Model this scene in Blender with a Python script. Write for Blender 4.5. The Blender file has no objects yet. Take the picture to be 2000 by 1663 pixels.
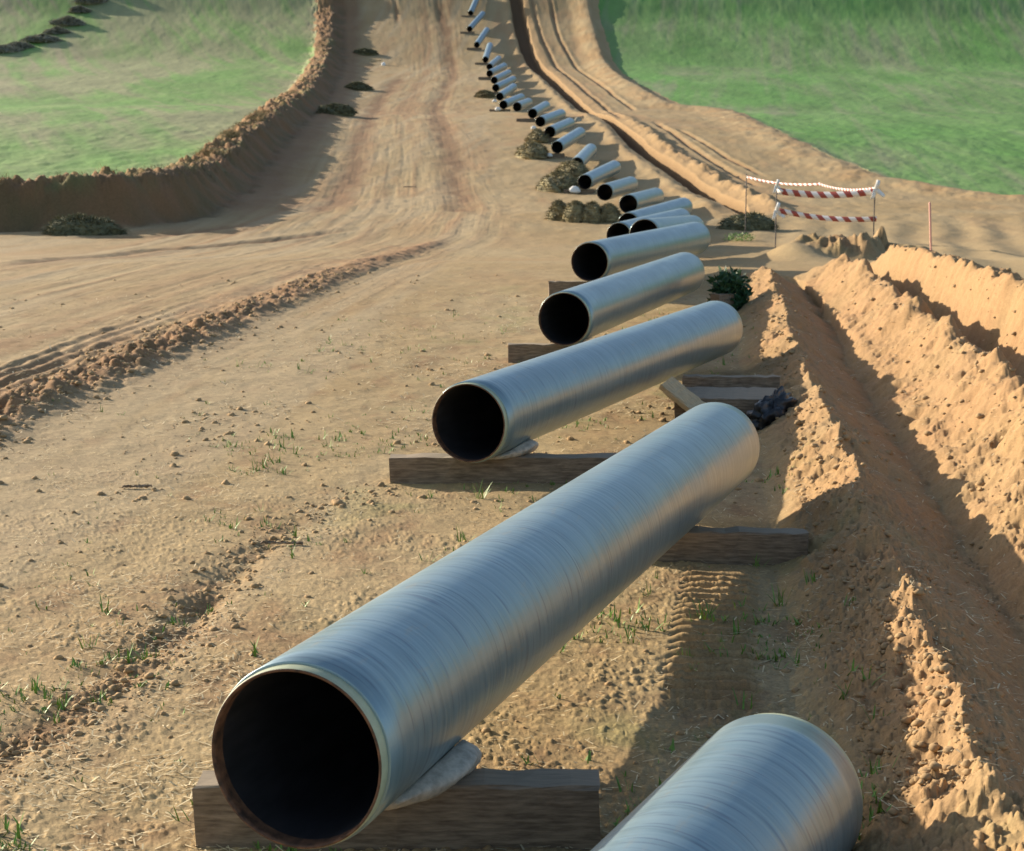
import bpy, math, random
import numpy as np
from mathutils import Vector, Matrix

random.seed(7)
RNG = np.random.default_rng(11)
SC = bpy.context.scene
COL = SC.collection

# ------------------------------------------------------------------ survey of the place
# Photograph measured at 2000 x 1663; focal length in those pixels, camera height, tilt.
FPX, CX, CY, CAM_H = 3400.0, 1000.0, 831.5, 3.92
PITCH = math.atan((CY - 330.0) / FPX)
R = 0.5                                                   # pipe radius
AXIS = 0.88                                               # pipe axis above the ground


def ray(px, py):
    """direction of a line of sight as (x, y, z) with y = 1"""
    a, b = (px - CX) / FPX, -(py - CY) / FPX
    y = math.cos(PITCH) + b * math.sin(PITCH)
    z = b * math.cos(PITCH) - math.sin(PITCH)
    return a / y, 1.0, z / y


def span(px, py, zc):
    """horizontal distance Y of a point zc metres along the optical axis"""
    b = -(py - CY) / FPX
    return zc * (math.cos(PITCH) + b * math.sin(PITCH)) / 1.0


def at(px, py, y):
    d = ray(px, py)
    return Vector((d[0] * y, y, CAM_H + d[2] * y))


# (near centre px, py, Y) and (far centre px, py) of every pipe, front to back
PIPES = [
    (None, None, None, 1523, 1552, 10.0),
    (576, 1484, 8.98, 1400, 870, 19.2),
    (914, 827, 21.0, 1400, 641, 32.2),
    (1101, 624, 31.4, 1338, 533, 42.6),
    (1151, 512, 43.4, 1358, 465, 55.0),
    (1258, 458, 56.0, 1352, 433, 67.5),
    (1208, 460, 67.0, 1330, 428, 78.5),
    (1227, 437, 79.0, 1335, 405, 90.5),
    (1227, 399, 91.0, 1281, 384, 102.5),
    (1181, 376, 103.0, 1232, 360, 114.5),
    (1142, 356, 115.0, 1200, 327, 126.5),
    (1127, 321, 127.0, 1154, 293, 138.5),
    (1088, 288, 139.0, 1133, 260, 150.5),
    (1074, 258, 151.0, 1113, 241, 162.5),
    (1055, 238, 163.0, 1096, 223, 174.5),
    (1040, 222, 175.0, 1066, 207, 186.5),
    (1010, 209, 187.0, 1032, 197, 198.5),
    (983, 205, 199.0, 1018, 191, 210.5),
    (976, 189, 211.0, 1003, 170, 222.5),
    (968, 172, 223.0, 1002, 154, 234.5),
    (965, 157, 235.0, 993, 143, 246.5),
    (956, 144, 247.0, 985, 127, 258.5),
    (956, 131, 259.0, 974, 112, 270.5),
    (948, 117, 271.0, 957, 82, 282.5),
    (931, 88, 283.0, 951, 55, 294.5),
    (917, 57, 295.0, 943, 25, 306.5),
    (919, 26, 307.0, 937, -6, 318.5),
]
PIPES = [(p[0], p[1], p[2] and span(p[0], p[1], p[2]), p[3], p[4], span(p[3], p[4], p[5])) for p in PIPES]
_gy, _gz = [-50.0, 9.0], [0.0, 0.0]
for p in PIPES[1:]:
    if p[2] > 15:
        c = at(p[0], p[1], p[2])
        _gy.append(p[2])
        _gz.append(c.z - AXIS)
_gy += [330.0, 360.0, 420.0, 480.0, 560.0, 3000.0]
_gz += [_gz[-1] + 7.0, _gz[-1] + 15.5, _gz[-1] + 28.0, _gz[-1] + 34.0, _gz[-1] + 36.0, _gz[-1] + 36.0]
_ty = np.arange(-60.0, 3001.0, 0.5)
_tz = np.interp(_ty, _gy, _gz)
for _w in (9, 9, 15):
    _k = np.ones(_w) / _w
    _tz = np.convolve(np.pad(_tz, _w // 2, mode='edge'), _k, mode='valid')


def base(y):
    return np.interp(y, _ty, _tz)


def onground(px, py, dh=0.0):
    d = ray(px, py)
    ys = np.arange(6.0, 420.0, 0.05)
    s = CAM_H + d[2] * ys - base(ys) - dh
    i = int(np.argmax(s < 0))
    y = float(ys[i])
    return d[0] * y, y


# ------------------------------------------------------------------ noise
def _hash(ix, iy, seed):
    h = (ix.astype(np.int64) * 374761393 + iy.astype(np.int64) * 668265263 + seed * 974634777) & 0xFFFFFFFF
    h = ((h ^ (h >> 13)) * 1274126177) & 0xFFFFFFFF
    h = h ^ (h >> 16)
    return (h & 0xFFFFFF).astype(np.float32) / float(0xFFFFFF)


def vnoise(x, y, seed=0):
    ix, iy = np.floor(x), np.floor(y)
    fx, fy = (x - ix).astype(np.float32), (y - iy).astype(np.float32)
    ux, uy = fx * fx * (3 - 2 * fx), fy * fy * (3 - 2 * fy)
    a, b = _hash(ix, iy, seed), _hash(ix + 1, iy, seed)
    c, d = _hash(ix, iy + 1, seed), _hash(ix + 1, iy + 1, seed)
    return (a + (b - a) * ux) * (1 - uy) + (c + (d - c) * ux) * uy


def fbm(x, y, octs=4, seed=0, gain=0.5):
    t, amp, tot, f = 0.0, 1.0, 0.0, 1.0
    for o in range(octs):
        t = t + amp * vnoise(x * f + 17.3 * o, y * f - 9.1 * o, seed + o * 13)
        tot += amp
        amp *= gain
        f *= 2.03
    return t / tot - 0.5


def clods(x, y, seed, fill=0.6):
    """lumps scattered on a jittered grid (one cell = one unit)"""
    ix, iy = np.floor(x), np.floor(y)
    best = np.zeros(x.shape, np.float32)
    for dx in (-1, 0, 1):
        for dy in (-1, 0, 1):
            cx, cy = ix + dx, iy + dy
            jx, jy = cx + _hash(cx, cy, seed), cy + _hash(cx, cy, seed + 1)
            rr = 0.22 + 0.5 * _hash(cx, cy, seed + 2) ** 2
            on = _hash(cx, cy, seed + 3) < fill
            d2 = ((x - jx) ** 2 + (y - jy) ** 2) / rr ** 2
            h = np.sqrt(np.clip(1 - d2, 0, 1)) * rr * on
            best = np.maximum(best, h.astype(np.float32))
    return best


def polyd(x, y, pts, vals=None):
    """signed distance to a polyline (positive to the left of its direction), arc length, interpolated values"""
    best = np.full(x.shape, 1e9, np.float32)
    sgn = np.ones(x.shape, np.float32)
    arc = np.zeros(x.shape, np.float32)
    val = np.zeros(x.shape, np.float32)
    run = 0.0
    for i in range(len(pts) - 1):
        (x0, y0), (x1, y1) = pts[i][:2], pts[i + 1][:2]
        dx, dy = x1 - x0, y1 - y0
        L2 = dx * dx + dy * dy
        L = math.sqrt(L2)
        t = np.clip(((x - x0) * dx + (y - y0) * dy) / L2, 0, 1)
        d = np.hypot(x - (x0 + t * dx), y - (y0 + t * dy))
        m = d < best
        best = np.where(m, d, best)
        sgn = np.where(m, np.where(dx * (y - y0) - dy * (x - x0) >= 0, 1, -1), sgn)
        arc = np.where(m, run + t * L, arc)
        if vals is not None:
            val = np.where(m, vals[i] + (vals[i + 1] - vals[i]) * t, val)
        run += L
    return best * sgn, arc, val, run


def sstep(a, b, x):
    t = np.clip((x - a) / (b - a), 0, 1)
    return t * t * (3 - 2 * t)


def G(*pix):
    return [onground(a, b) for a, b in pix]


# ------------------------------------------------------------------ lines of the terrain
LBANK = [(-160, 70), (-60, 81), (-38, 85.5), (-25.6, 87.5), (-20.7, 89.5), (-18.9, 95), (-18.5, 102), (-20.2, 125),
         (-21.6, 160), (-25.1, 225), (-28.3, 275), (-31.6, 312), (-42, 420)]
LBANK_H = [2.1, 2.1, 2.1, 2.1, 2.4, 2.35, 2.25, 2.2, 2.0, 1.9, 1.7, 1.25, .8]
RBANK = [(120, 80), (70, 90)] + [onground(a, b, c) for a, b, c in (
    (1960, 384, .2), (1800, 363, .2), (1700, 348, .2), (1600, 308, .2), (1550, 283, .2), (1480, 248, .2), (1400, 214, .2),
    (1300, 200, .4), (1215, 152, .9), (1170, 100, 1.1), (1145, 0, 1.1))] + [(14, 420)]
RBANK_H = [.3, .3, .3, .3, .3, .3, .3, .3, .3, .4, .75, .9, .85, .8]
TRENCH = G((1455, 418), (1430, 400), (1330, 345), (1250, 290), (1190, 235), (1130, 205), (1070, 150), (1030, 100), (1008, 0), (1000, -22))
TR_W = [0.25, .62, .75, .75, .5, .65, .95, 1.0, 1.0, 1.0]
RUTS = [  # points, half width, depth, lip
    (G((1038, -12), (1060, 80), (1110, 150), (1180, 210), (1215, 236)), .30, .17, .04),
    (G((1073, -12), (1095, 80), (1150, 150), (1245, 218)), .28, .17, .04),
    (G((1275, 238), (1350, 290), (1440, 345), (1492, 372)), .28, .18, .04),
    (G((1320, 252), (1420, 310), (1500, 350)), .22, .13, .03),
    (G((905, 420), (890, 350), (880, 290), (850, 215), (885, 150), (872, 60), (856, -10)), .95, .08, .03),
    (G((590, 418), (660, 395), (700, 300), (735, 205), (780, 150)), 1.0, .06, .03),
    (G((772, -10), (778, 50)), .35, .10, .03),
    (G((0, 525), (280, 492), (540, 470), (720, 440)), .45, .09, .05),
    (G((0, 470), (300, 462), (560, 430)), .5, .06, .04),
]
WINDROW = [(-9.3, 12)] + G((0, 815), (300, 690), (560, 580), (700, 525), (800, 495), (880, 460))
_cl = WINDROW + G((905, 410), (888, 350), (878, 290), (852, 215), (880, 150), (870, 60), (858, 0))
CLY = np.array([0.0] + [c[1] for c in _cl])
CLX = np.array([-10.4] + [c[0] for c in _cl])
FURROW = [(-4.2, 8)] + G((0, 1480), (250, 1330), (480, 1080), (620, 1000), (720, 960))
TREAD = G((1385, 1415), (1393, 1250), (1408, 1092))
_cr = [onground(a, b, .6) for a, b in ((1990, 1640), (1900, 1440), (1850, 1300), (1780, 1170), (1700, 990), (1640, 850),
                                       (1590, 745), (1565, 690), (1530, 600), (1502, 522))]
_cm = [onground(a, b, .92) for a, b in ((1920, 700), (1720, 540), (1640, 490))]
_Y = np.arange(0.0, 58.0, 2.0)
XR = np.interp(_Y, [0] + [c[1] for c in _cr], [2.0] + [c[0] for c in _cr])      # crest of the thin spoil ridge
XM = np.interp(_Y, [0, 9, 16] + [c[1] for c in _cm], [4.8, 5.4, 6.0] + [c[0] for c in _cm])   # crest of the broad mound
GAP = np.interp(_Y, [0, 24, 38, 46], [2.25, 2.0, 1.6, 1.25])                     # on to the third mound, beyond the trench

DUST = np.array([.375, .282, .150])
SOIL = np.array([.325, .226, .103])
SUBSOIL = np.array([.345, .220, .102])
DARK_SOIL = np.array([.180, .105, .050])
REDDISH = np.array([.300, .165, .080])
SEEDLING = np.array([.215, .235, .085])
GREEN = np.array([.135, .275, .055])
GREEN2 = np.array([.190, .290, .085])
STUBBLE = np.array([.250, .255, .125])
DRY = np.array([.310, .270, .160])


def mix(a, b, t):
    return a + (b - a) * t[..., None]


def terrain(x, y, fine=True):
    """height, region (0 earth, 1 left field, 2 right field, 3 left bank, 4 spoil), albedo of the ground"""
    x = np.asarray(x, np.float64)
    y = np.asarray(y, np.float64)
    r = np.hypot(x, y)
    z = base(y).copy()
    near = 1 - sstep(25, 70, r)
    far = sstep(40, 120, r)
    z += 0.10 * fbm(x / 6, y / 8, 3, 3) * sstep(30, 60, r) + 0.35 * far * fbm(x / 16, y / 30, 3, 5)
    rough = np.zeros(x.shape)
    reg = np.zeros(x.shape, np.int32)
    tone = mix(SOIL, DUST, np.clip(0.5 + 1.5 * fbm(x / 2.6, y / 4.2, 5, 21), 0, 1))
    tone = mix(tone, SUBSOIL, np.clip(1.6 * fbm(x / 3.1, y / 7, 4, 33), 0, 1) * 0.8)
    mot = fbm(x / .55, y / .9, 5, 23, .6)
    tone = mix(tone, DARK_SOIL * 1.35, np.clip(3.0 * mot - .08, 0, .68) * near)
    tone = mix(tone, DUST * 1.12, np.clip(-2.6 * mot - .2, 0, .6) * near)
    tone = mix(tone, DARK_SOIL * 1.9, np.clip(2.4 * fbm(x / 2.2, y / 9, 4, 25) - .12, 0, .5) * far)
    u = x - np.interp(y, CLY, CLX)
    st = fbm(u / .42, y / 16, 4, 27, .6)
    lane = sstep(-22, -12, x) * (1 - sstep(1.0, 4.0, u)) * sstep(12, 22, y)
    z += lane * .075 * st * sstep(15, 60, y)
    tone = mix(tone, DARK_SOIL * 1.4, np.clip(3.2 * st - .10, 0, .8) * lane * .7)
    st2 = fbm(u / 1.7, y / 40, 3, 28, .55)
    tone = mix(tone, DARK_SOIL * 1.7, np.clip(3.6 * st2 - .12, 0, .7) * lane * sstep(25, 70, y))
    tone = mix(tone, DUST * 1.08, np.clip(-3.0 * st - .15, 0, .7) * lane)
    z += .12 * sstep(60, 100, y) * fbm(x / .9, y / 1.8, 3, 29)
    # compacted grey tracks on the left
    trk = sstep(.0, .22, fbm(x / 1.1 - y / 11, y / 26, 3, 40))
    tone = mix(tone, DUST * np.array([1.0, 1.02, 1.1]), trk * sstep(1.5, -1.5, x + 1.5) * .7)

    # --- left topsoil bank and field
    s, arc, h, _ = polyd(x, y, LBANK, LBANK_H)
    s = s + 0.7 * fbm(x / 3.0, y / 3.0, 3, 51)
    hb = h * (1 + 0.20 * fbm(arc / 3.5, arc * 0, 3, 53))
    hf = 0.95
    prof = np.where(s < 0, hb * sstep(-2.3, 0.1, s), hf + (hb - hf) * (1 - sstep(1.3, 3.4, s)))
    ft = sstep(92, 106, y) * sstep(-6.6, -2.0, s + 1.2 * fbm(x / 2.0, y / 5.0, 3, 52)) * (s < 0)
    z += prof + .5 * ft * (1 - sstep(-2.3, 0, s))
    tone = mix(tone, mix(DARK_SOIL * 1.25, REDDISH * .7, np.clip(.5 + 2 * fbm(x / 1.5, y / 3, 3, 54), 0, 1)), np.clip(ft * 1.6, 0, 1) * .85)  # dark soil tone carried out past the foot of the far bank
    bank = sstep(-3.2, -2.0, s) * (1 - sstep(2.2, 4.2, s))
    z += bank * (.75 * fbm(x / 1.0, y / 1.4, 5, 55, .65) * (.65 + .35 * sstep(-1.4, -.3, s)) + .55 * (1 - sstep(-.6, .2, s)) * fbm(x / 2.6, y / 3.4, 3, 59) + .42 * clods(x / .7, y / .9, 57, .55) * sstep(-1.0, 0, s) + .35 * clods(x / .36, y / .5, 58, .6) * sstep(-1.4, -.4, s))
    fl = s + 1.6 * fbm(x / 2.2, y / 3.0, 4, 61) > 2.7
    bt = mix(REDDISH * .74, SOIL * .46, np.clip(.5 + 2.2 * fbm(x / 1.5, y / 1.8, 4, 63), 0, 1))
    bt = mix(bt, SEEDLING * .75, sstep(.05, .16, fbm(x / 1.7, y / 2.4, 4, 65)) * sstep(-1.2, .8, s) * .9)
    bt = mix(bt, SUBSOIL * np.array([1.0, .86, .8]), sstep(-.2, .7, s) * .55)
    tone = mix(tone, bt, bank)
    reg = np.where((s > -2.7) & ~fl, 3, reg)
    reg = np.where(fl, 1, reg)

    # --- right bank and field
    s2, arc2, h2, _ = polyd(x, y, RBANK, RBANK_H)
    s2 = -s2 + 0.5 * fbm(x / 2.6, y / 4.0, 3, 71)
    fl2 = s2 > 1.0 + 1.1 * sstep(150, 230, y) + 0.8 * fbm(x / 1.7, y / 3.0, 3, 73)
    prof = np.where(s2 < 0, h2 * sstep(-3.6, 0.1, s2), .05 + (h2 - .05) * (1 - sstep(0, 2.1, s2)))
    z += prof
    b2 = sstep(-3.8, -1.5, s2) * (1 - sstep(.3, 1.3, s2))
    z += b2 * .22 * fbm(x / 1.0, y / 1.6, 3, 75)
    tone = mix(tone, mix(SUBSOIL, DUST, np.clip(.5 + 2 * fbm(x / 2, y / 3, 3, 77), 0, 1)), b2 * .8)
    reg = np.where(fl2, 2, reg)

    # --- pipe trench running on up the slope, with its spoil
    d, arc3, w, run = polyd(x, y, TRENCH, TR_W)
    w = w * (1 + .35 * fbm(arc3 / 4, arc3 * 0, 3, 81))
    z -= 1.35 * np.clip(w / .62, 0, 1) * (1 - sstep(w * .75, w * 1.25, np.abs(d)))
    z += .46 * np.exp(-((d + 2.0) / .8) ** 2) * sstep(93, 104, y) * (1 - .75 * sstep(150, 200, y)) * (1 + 1.5 * fbm(x / .9, y / 2, 4, 83))
    z += .22 * np.exp(-((d - 1.7) / .7) ** 2) * sstep(93, 104, y) * (1 + 1.2 * fbm(x, y / 3, 3, 84))
    sp = np.exp(-((d + 1.0) / 2.6) ** 2) * sstep(90, 100, y)
    tone = mix(tone, SUBSOIL * 1.03, sp * .75)
    tone = mix(tone, DARK_SOIL * .8, (1 - sstep(w * .8, w * 1.35, np.abs(d))) * np.clip(w / .5, 0, 1) * .9)  # soil colour darkened inside the trench
    rough += sp * .8

    # --- ruts
    for i, (pts, w_, dep, lip) in enumerate(RUTS):
        d, a_, _, run = polyd(x, y, pts)
        wob = d + w_ * 1.2 * fbm(x / 3, y / 9, 3, 90 + i)
        fade = sstep(0, 6, a_) * sstep(0, 6, run - a_)
        g = np.exp(-(wob / w_) ** 2) * fade
        z += -dep * g + lip * np.exp(-((np.abs(wob) - 1.9 * w_) / w_) ** 2) * fade * (1 + fbm(x, y, 3, 95 + i))
        tone = mix(tone, (DARK_SOIL * 1.25 if i in (4, 5) else DARK_SOIL * 1.4), np.clip(g * (.95 if i in (4, 5) else .75) * (1 + 1.5 * fbm(x, y / 3, 3, 97)), 0, 1))

    # --- windrow of clods, furrow, tracks of a crawler
    d, a_, _, run = polyd(x, y, WINDROW)
    fade = sstep(0, 3, a_) * sstep(0, 10, run - a_)
    d = d + .35 * fbm(x / 1.2, y / 3.0, 3, 101)
    wr = np.exp(-(d / .62) ** 2) * fade
    z += wr * (.13 + .20 * clods(x / .22, y / .3, 103, .8) * near)
    lug = np.where((d > .4) & (d < 2.3), .035 * np.sin(d * 15 + 2 * fbm(x, y / 4, 3, 104)), 0) * fade * sstep(46, 28, y)
    z += lug
    tone = mix(tone, mix(REDDISH, DARK_SOIL, np.clip(.5 + 3 * fbm(x / .4, y / .8, 3, 105), 0, 1)), np.clip(wr * 1.1, 0, 1) * .9)
    wide = np.exp(-((d - 1.0) / 1.2) ** 2) * fade
    tone = mix(tone, DARK_SOIL * 1.6, np.clip(wide * (.5 + 1.6 * fbm(x / .5, y / 2, 3, 106)), 0, .7))
    rough += wr * 1.0 + wide * .35
    d, a_, _, run = polyd(x, y, FURROW)
    fade = sstep(0, 2, a_) * sstep(0, 5, run - a_)
    d = d + .22 * fbm(x / .8, y / 2.0, 3, 107)
    fu = np.exp(-(d / .22) ** 2) * fade
    z -= .05 * fu
    tone = mix(tone, DARK_SOIL * 1.2, np.clip(fu * (.55 + 2.5 * fbm(x / .3, y / .6, 3, 109)), 0, .8))
    rough += fu * .6
    d, a_, _, run = polyd(x, y, TREAD)
    band = (1 - sstep(.26, .40, np.abs(d + .08 * fbm(x * 1.5, y * 1.5, 2, 110)))) * sstep(0, 1.0, a_) * sstep(0, 1.0, run - a_)
    z += band * (.075 * np.sin(a_ * 29 + 2.5 * fbm(x * 1.3, y * 1.3, 2, 111)) - .03)
    tone = mix(tone, SUBSOIL, band * .5)

    # --- spoil ridge, mound, trench and third mound on the right
    wob = .20 * fbm(y / 1.6, y * 0, 3, 121)
    hw = 1 + .22 * fbm(y / 1.9, y * 0 + 3, 3, 123)
    xr = np.interp(y, _Y, XR) + wob
    xm = np.interp(y, _Y, XM) + .35 * fbm(y / 2.6, y * 0 + 9, 3, 125)
    gp = np.interp(y, _Y, GAP)
    on = 1 - sstep(45, 52, y)
    hm = np.interp(y, [0, 10, 24, 48], [.75, .8, .95, .85]) * (1 + .25 * fbm(y / 2.1, y * 0 + 5, 3, 127))
    hq = np.interp(y, [0, 24, 38, 48], [1.45, 1.45, 1.4, 1.05]) * (1 + .16 * fbm(y / 2.3, y * 0 + 6, 3, 129))
    kx = [xr - .95, xr - .5, xr, xr + .62, xr + 1.15, xm - 1.0, xm, xm + gp * .42, xm + gp * .62, xm + gp, xm + gp + .5, xm + gp + 2.2]
    kz = [0, .23, .565 * hw, .14, -.12, .16 * hm / .9, hm, .05, .05, hq, hq * .9, .12]
    pz = np.zeros(x.shape)
    for a in range(len(kx) - 1):
        m = (x >= kx[a]) & (x < kx[a + 1])
        t = np.clip((x - kx[a]) / (kx[a + 1] - kx[a]), 0, 1)
        if a not in (1, 2):
            t = t * t * (3 - 2 * t) * .6 + t * .4
        pz = np.where(m, kz[a] + (kz[a + 1] - kz[a]) * t, pz)
    pz = np.where(x >= kx[-1], .12, pz)
    z += pz * on
    spo = sstep(0, .5, x - kx[0]) * (1 - sstep(kx[-2] + .2, kx[-1], x)) * on
    tn = mix(SUBSOIL * 1.02, REDDISH * 1.35, np.clip(.35 + 1.6 * fbm(x / .7, y / 1.2, 4, 131), 0, 1) * .55)
    tn = mix(tn, DUST, np.clip(1.5 * fbm(x / 1.4, y / 2, 3, 133), 0, 1) * .7)
    tone = mix(tone, tn, spo)
    rough += spo * (.8 + .5 * sstep(.3, .9, pz)) * (1 - .75 * np.exp(-((x - xr - .75) / .55) ** 2))
    reg = np.where((x > kx[0] + .1) & (x < kx[-1] - .3) & (y < 50) & (y > 1), 4, reg)
    # --- churned heap in front of the tape, the smooth mound and the ledge beside it
    q = np.hypot((x - 11.5) / 1.6, (y - 61.5) / 2.4) + .6 * fbm(x / .8, y / 1.3, 3, 141)
    hp = 1 - sstep(.45, 1.2, q)
    z += hp * (.78 + .9 * fbm(x / .5, y / .7, 4, 143, .65) - .60 * sstep(.12, .3, fbm(x / .7, y / 1.6, 3, 144)))
    z += .62 * np.exp(-(((x - 9.75) / .95) ** 2 + ((y - 60.5) / 2.4) ** 2))
    tone = mix(tone, mix(DARK_SOIL * 1.5, SOIL * .8, np.clip(.4 + 3 * fbm(x / .6, y / .9, 4, 145), 0, 1)), (1 - sstep(.8, 1.25, q)) * .9)
    rough += hp
    d, a_, _, run = polyd(x, y, [(12.5, 63.0), (12.9, 61.4), (13.6, 60.2), (14.9, 59.6)])
    d = d + .25 * fbm(x / .7, y / .9, 3, 147)
    z += .50 * sstep(-.12, .12, d) * (1 - sstep(.4, 3.0, d)) * sstep(0, .8, a_) * sstep(0, 1.0, run - a_)
    # plateau tracks at the right edge
    pl = sstep(10.5, 13, x) * sstep(38, 46, y) * (1 - sstep(85, 100, y)) * (s2 < -2)
    z += pl * .05 * np.sin((x * .85 - y * .18) * 3.4 + 2 * fbm(x / 3, y / 5, 2, 150))
    tone = mix(tone, DUST * .95, pl * .5)

    # seedlings and moss tint between the near pipes
    sg = sstep(.12, .28, fbm(x / .9, y / 1.3, 4, 161)) * near * sstep(-3, -1, x) * (1 - sstep(3.4, 4.2, x))
    tone = mix(tone, SEEDLING, sg * .35)

    # --- fields
    f = (reg == 1) | (reg == 2)
    wx = x + 7 * fbm(x / 40, y / 60, 3, 171)
    drill = fbm((wx * .94 + y * .34) / 1.6, (y * .94 - wx * .34) / 30, 4, 173)
    big = fbm(x / 13, y / 34, 4, 175)
    gl = mix(GREEN, GREEN2, np.clip(.5 + 2.6 * fbm(x / 5, y / 12, 4, 177), 0, 1))
    gl = mix(gl, STUBBLE, np.clip(.42 + 3.6 * big + 2.2 * drill, 0, 1) * .9)
    gl = mix(gl, DRY, np.clip(1.9 * drill + 2.5 * fbm(x / 8, y / 25, 4, 179) - .35, 0, 1) * .9)
    drill2 = fbm((x * .97 - y * .12) / 1.1, (y * .97 + x * .12) / 40, 4, 183)
    gr = mix(GREEN * .95, GREEN2 * .92, np.clip(.5 + 2.2 * fbm(x / 7, y / 18, 4, 185), 0, 1))
    gr = mix(gr, STUBBLE, np.clip(2.4 * drill2 + 2.2 * fbm(x / 9, y / 20, 4, 187) + .12, 0, 1) * .8)
    gr = mix(gr, DRY, np.clip(3.2 * fbm(x / 6, y / 22, 4, 189) - .55, 0, 1) * .8)
    gr = gr * np.array([.84, .97, 1.02])
    tone = np.where((reg == 1)[..., None], gl, np.where((reg == 2)[..., None], gr, tone))
    edge = ((reg == 1) * (1 - sstep(2.6, 5.0, s))) + ((reg == 2) * (1 - sstep(1.0, 2.0, s2)))
    tone = mix(tone, DRY * .95, np.clip(edge * (.5 + 2 * fbm(x / 1.5, y / 2, 3, 191)), 0, 1) * .8)
    cl = clods(x / 1.3, y / 2.2, 194, .6)
    tone = np.where(f[..., None], tone * (1 + (.42 * (1 - .6 * sstep(140, 230, y)) * fbm(x / .9, y / 2.2, 4, 196, .65) + .5 * fbm(wx / 3.0, y / 9.0, 3, 198))[..., None]), tone)
    z += f * (1 - .8 * sstep(140, 230, y)) * (.05 * cl + .11 * fbm(x / 1.0, y / 2.0, 3, 193) + .22 * fbm(x / 14, y / 22, 3, 195))

    z += spo * (.30 * sstep(.25, .6, pz) * (x > xr + 1.2) * fbm(x / .95, y / 1.2, 3, 136) + .24 * fbm(x / .42, y / .5, 5, 137, .68) - .16 * np.clip(clods(x / .3, y / .36, 139, .4) - .12, 0, 1)) * (1 - .8 * np.exp(-((x - xr - .75) / .5) ** 2))
    # --- fine grain: clods and pebbles that thin out with distance
    if fine:
        b = (~f).astype(np.float64)
        n1 = 1 - sstep(70, 160, r)
        n2 = 1 - sstep(24, 60, r)
        n3 = 1 - sstep(12, 30, r)
        z += b * n1 * (.045 + .16 * np.clip(rough, 0, 1.4)) * fbm(x / .55, y / .7, 3, 201)
        z += b * n2 * (.13 * np.clip(rough, 0, 1.3) + .002) * clods(x / .34, y / .42, 203, .5) * .9
        z += b * n2 * (.05 * np.clip(rough, 0, 1.3) + .012) * fbm(x / .16, y / .2, 3, 205)
        patch = sstep(-.12, .14, fbm(x / .9, y / 1.2, 3, 207))
        z += b * n3 * (.05 * np.clip(rough, 0, 1) + .024 * patch + .007) * clods(x / .05, y / .06, 209, .5)
        z += b * n3 * .016 * fbm(x / .045, y / .05, 3, 211)
        spk = clods(x / .05, y / .06, 209, .5)
        tone = mix(tone, tone * np.array([1.16, 1.15, 1.13]), np.clip(spk * 2.4, 0, 1) * n3 * b)
    return z, reg, np.clip(tone, .01, .9), s, s2


def ground_z(x, y, fine=False):
    return float(terrain(np.array([x]), np.array([y]), fine)[0][0])


# ------------------------------------------------------------------ materials
def new_mat(name):
    m = bpy.data.materials.new(name)
    m.use_nodes = True
    nt = m.node_tree
    nt.nodes.clear()
    out = nt.nodes.new('ShaderNodeOutputMaterial')
    b = nt.nodes.new('ShaderNodeBsdfPrincipled')
    nt.links.new(b.outputs[0], out.inputs[0])
    return m, nt, b


def node(nt, kind, **kw):
    n = nt.nodes.new(kind)
    for k, v in kw.items():
        if k in n.inputs:
            n.inputs[k].default_value = v
        else:
            setattr(n, k, v)
    return n


def noise(nt, vec, scale, detail=4.0, rough=.55):
    n = node(nt, 'ShaderNodeTexNoise')
    n.inputs['Scale'].default_value = scale
    n.inputs['Detail'].default_value = detail
    n.inputs['Roughness'].default_value = rough
    if vec is not None:
        nt.links.new(vec, n.inputs['Vector'])
    return n.outputs['Fac']


def remap(nt, fac, a, b, lo, hi):
    n = node(nt, 'ShaderNodeMapRange')
    n.inputs[1].default_value, n.inputs[2].default_value = a, b
    n.inputs[3].default_value, n.inputs[4].default_value = lo, hi
    nt.links.new(fac, n.inputs[0])
    return n.outputs[0]


def mixc(nt, fac, a, b, mode='MIX'):
    n = node(nt, 'ShaderNodeMix', data_type='RGBA', blend_type=mode)
    for sock, v in ((n.inputs[0], fac), (n.inputs[6], a), (n.inputs[7], b)):
        if hasattr(v, 'links'):
            nt.links.new(v, sock)
        elif isinstance(v, (tuple, list)):
            sock.default_value = (*v, 1)
        else:
            sock.default_value = v
    return n.outputs[2]


def mapping(nt, src, scale, rot=(0, 0, 0)):
    tc = node(nt, 'ShaderNodeTexCoord')
    mp = node(nt, 'ShaderNodeMapping')
    mp.inputs['Scale'].default_value = scale
    mp.inputs['Rotation'].default_value = rot
    nt.links.new(tc.outputs[src], mp.inputs[0])
    return mp.outputs[0]


def bump(nt, b, h, strength, dist):
    n = node(nt, 'ShaderNodeBump')
    n.inputs['Strength'].default_value = strength
    n.inputs['Distance'].default_value = dist
    nt.links.new(h, n.inputs['Height'])
    nt.links.new(n.outputs[0], b.inputs['Normal'])
    return n


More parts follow.
